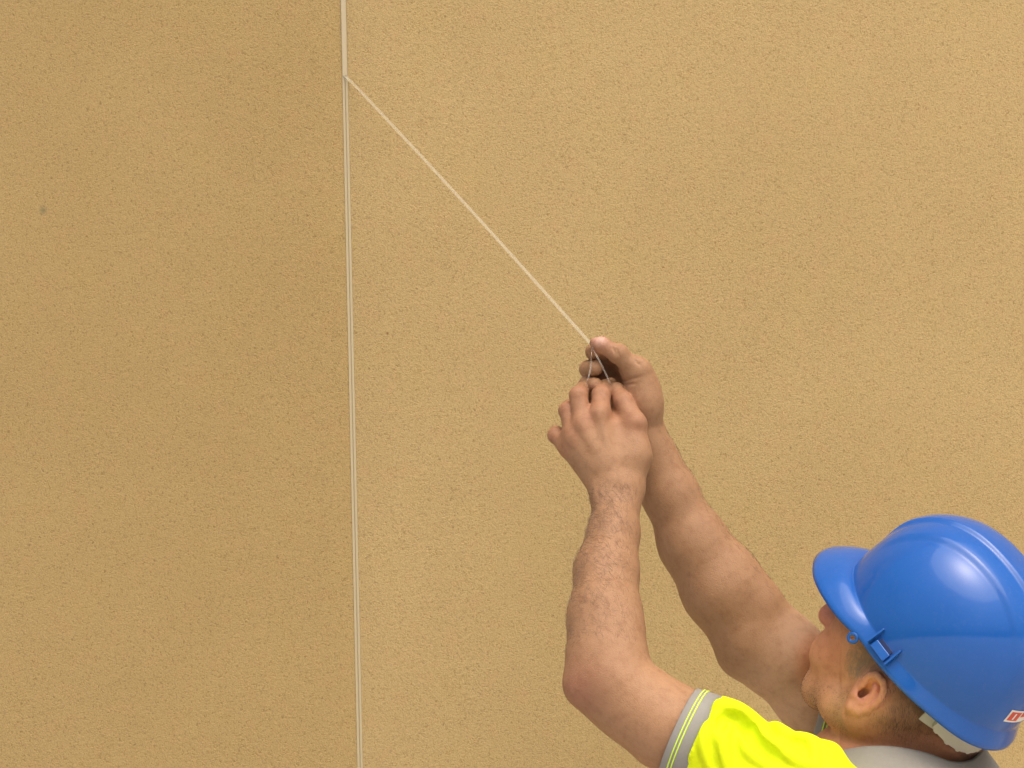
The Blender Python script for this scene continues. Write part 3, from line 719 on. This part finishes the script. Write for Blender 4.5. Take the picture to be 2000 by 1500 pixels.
# ------------------------------------------------------------------ hard hat
QT, QP = R_(47), R_(38)
qf = np.array([-math.cos(QT) * math.cos(QP), math.cos(QT) * math.sin(QP), math.sin(QT)])
qs = np.array([-math.sin(QP), -math.cos(QP), 0]); qu = np.cross(qf, qs)
Q0 = P(1814, 1272, 2.995)
hatw = lambda f, s, u: Q0 + f * qf + s * qs + u * qu
hat = empty('hard_hat', tuple(Q0))
tag(hat, 'glossy blue hard hat with short peak worn on the worker’s tilted head', 'hard hat')
A_, B_, HH, Z0 = .1335, .112, .139, .016
def hat_profile(nphi=110, nfl=26):
    pr = []
    for i in range(nphi):
        ph = math.pi / 2 * (1 - i / (nphi - 1)); pr.append(('d', ph))
    for i in range(1, nfl): pr.append(('f', i / (nfl - 1)))
    return pr
def hat_point(t, kind, v):
    ct, st_ = math.cos(t), math.sin(t)
    if kind == 'd':
        rr, zz = math.cos(v) ** .80 if v < math.pi / 2 - 1e-6 else 0.0, math.sin(v) ** .92
        f, s, z = A_ * rr * ct, B_ * rr * st_, Z0 + HH * zz
        fade = float(sstep(.22, .6, zz)) * float(sstep(1.25, .9, abs(f) / A_ + .0))
        a = abs(s)
        bmp = .0042 * (1 - float(sstep(.020, .027, a))) + .0032 * (1 - float(sstep(.050, .060, a)))
        bmp *= fade
        nx, ny, nz = f / A_ ** 2, s / B_ ** 2, max(z - Z0, 0) / HH ** 2 + .5; L = math.sqrt(nx * nx + ny * ny + nz * nz)
        return f + bmp * nx / L, s + bmp * ny / L, z + bmp * nz / L
    wf = max(0.0, math.cos(t)) ; pk = float(sstep(.20, .72, wf)); rear = float(sstep(.5, 1, -math.cos(t)))
    out = (.0065 + .003 * rear) * v ** 1.1 + (.036 + .006 * (1 - wf)) * pk * v ** 1.15
    z = Z0 * (1 - v) ** .9 - .012 * pk * v ** 1.5 + .006 * pk * math.sin(math.pi * v) - .004 * rear * v
    ex, ey = ct / A_, st_ / B_; L = math.hypot(ex, ey); ex, ey = ex / L, ey / L
    ex2 = ex * (1 - pk) + pk * nrm([1, .12 * st_])[0]; ey2 = ey * (1 - pk) + pk * nrm([1, .12 * st_])[1]
    if v > .93: z -= .003 * (v - .93) / .07
    return A_ * ct + ex2 * out, B_ * st_ + ey2 * out, z
pr = hat_profile(); NTH = 300
HV = [hatw(*hat_point(2 * math.pi * i / NTH, *p)) for i in range(NTH) for p in pr]
shell = mesh_np('shell', HV, np.array(grid_faces(NTH, len(pr), True))[:, ::-1], M_HAT, hat)
md = shell.modifiers.new('thickness', 'SOLIDIFY'); md.thickness = .0026; md.offset = -1

def rim_pt(t, v=1.0, du=0.0, dout=0.0):
    f, s, z = hat_point(t, 'f', v); o_ = nrm([math.cos(t), math.sin(t)]); return hatw(f + o_[0] * dout, s + o_[1] * dout, z + du)
def slab_on(name, t, v, half, height, th, m, parent, du=0.0, bev=.001):
    """a small block standing on the flange at angle t"""
    c = rim_pt(t, v, du); tg = nrm(rim_pt(t + .02, v, du) - rim_pt(t - .02, v, du)); upv = nrm(rim_pt(t, max(v - .35, 0.02), du) - rim_pt(t, v, du)); nn = nrm(np.cross(tg, upv))
    if nn @ (c - Q0) < 0: nn = -nn
    Vv = [c + tg * a * half + upv * b * height + nn * d for a in (-1, 1) for b in (0, 1) for d in (-.001, th)]
    o = mesh_py(name, Vv, [(0, 1, 3, 2), (4, 6, 7, 5), (0, 4, 5, 1), (2, 3, 7, 6), (0, 2, 6, 4), (1, 5, 7, 3)], m, parent)
    bm = o.modifiers.new('bevel', 'BEVEL'); bm.width = bev; bm.segments = 2; return o
tS = R_(87)
sl = slab_on('accessory_slot', tS, .80, .0120, .011, .0050, M_HAT, hat); slab_on('slot_shade', tS, .22, .0105, .006, .0012, mat('painted_slot_shade', (0.006, 0.02, 0.08), 0.5), hat, bev=.0003)  # second block is dark colour painting the shade in the slot gap
for dt in (-.118, .118): slab_on('slot_rail', tS + dt, .80, .0012, .024, .0085, M_HAT, hat, bev=.0005)
# chin strap eyelet under the rim
def eyelet(t):
    c = rim_pt(t, 1.0, -.0045, -.001); tg = nrm(rim_pt(t + .02) - rim_pt(t - .02)); ax = np.array([tg, qu]); nn = np.cross(tg, qu); Vv = []
    n, mm = 24, 8
    for i in range(n):
        a = 2 * math.pi * i / n; e = tg * math.cos(a) + qu * math.sin(a)
        for j in range(mm): b_ = 2 * math.pi * j / mm; Vv.append(c + e * (.0052 + .0024 * math.cos(b_)) + nn * .0016 * math.sin(b_))
    return mesh_py('strap_eyelet', Vv, grid_faces(n, mm, True, True), M_HAT, hat, True)
eyelet(R_(73)); eyelet(R_(-73))
# harness: headband at the back with its size adjuster
def arc_band(name, t0, t1, n, r0, z0, z1, th, m, parent, low=None):
    Vv = []
    for i in range(n):
        t = t0 + (t1 - t0) * i / (n - 1); zz1 = z1 if low is None else low(i / (n - 1))
        for k, (r, z) in enumerate(((r0, z0), (r0 + th, z0), (r0 + th * .6, zz1), (r0 - th * .4, zz1))):
            Vv.append(hatw((A_ + r) * math.cos(t), (B_ + r) * math.sin(t), z))
    return mesh_py(name, Vv, grid_faces(n, 4, False, True) + [(3, 2, 1, 0), tuple(4 * n - 4 + i for i in range(4))], m, parent, False)
harness = arc_band('headband', R_(126), R_(242), 60, -.016, .012, -.026, .0018, M_STRAP, hat)
lowf = lambda x: -.021 - .014 * math.sin(math.pi * min(1, max(0, x))) ** .8 - .0018 * (math.sin(x * 40) > .75)
arc_band('size_adjuster', R_(134), R_(206), 72, -.0125, -.008, 0, .0050, M_HARN, hat, lowf)
# sticker on the back
def patch(name, t0, t1, p0, p1, off, m, parent, n=10):
    Vv = []
    for i in range(n):
        for j in range(n):
            t = t0 + (t1 - t0) * i / (n - 1); v = p0 + (p1 - p0) * j / (n - 1)
            f, s, z = hat_point(t, 'd', v); o_ = nrm([f / A_ ** 2, s / B_ ** 2, max(z - Z0, 0) / HH ** 2]); Vv.append(hatw(f + o_[0] * off, s + o_[1] * off, z + o_[2] * off))
    return mesh_py(name, Vv, grid_faces(n, n), m, parent, True)
def hat_at(px, py):
    best = []
    for t in np.linspace(1.6, 3.3, 171):
        for v in np.linspace(.02, .6, 59):
            x, y = proj(hatw(*hat_point(t, 'd', v))); e = (x - px) ** 2 + (y - py) ** 2
            best.append((e, t, v, hatw(*hat_point(t, 'd', v))[1]))
    m_ = min(b[0] for b in best); return min((b for b in best if b[0] < m_ + 16), key=lambda b: b[3])[1:3]
(ta, va), (tb, vb) = hat_at(1962, 1410), hat_at(1972, 1386)
print('sticker', ta, va, tb, vb); v0, v1, st0, st1 = va, vb, ta, ta + .42
stk = patch('sticker', st0, st1, v0, v1, .0006, M_WHITE, hat)
dv = v1 - v0
patch('sticker_print', st0 + .025, st0 + .19, v0 + dv * .14, v1 - dv * .14, .0009, M_RED, stk)
patch('sticker_print', st0 + .215, st1 - .03, v0 + dv * .45, v1 - dv * .14, .0009, M_RED, stk)
patch('sticker_letter', st0 + .09, st0 + .115, v0 + dv * .25, v1 - dv * .25, .0012, M_WHITE, stk, 4)
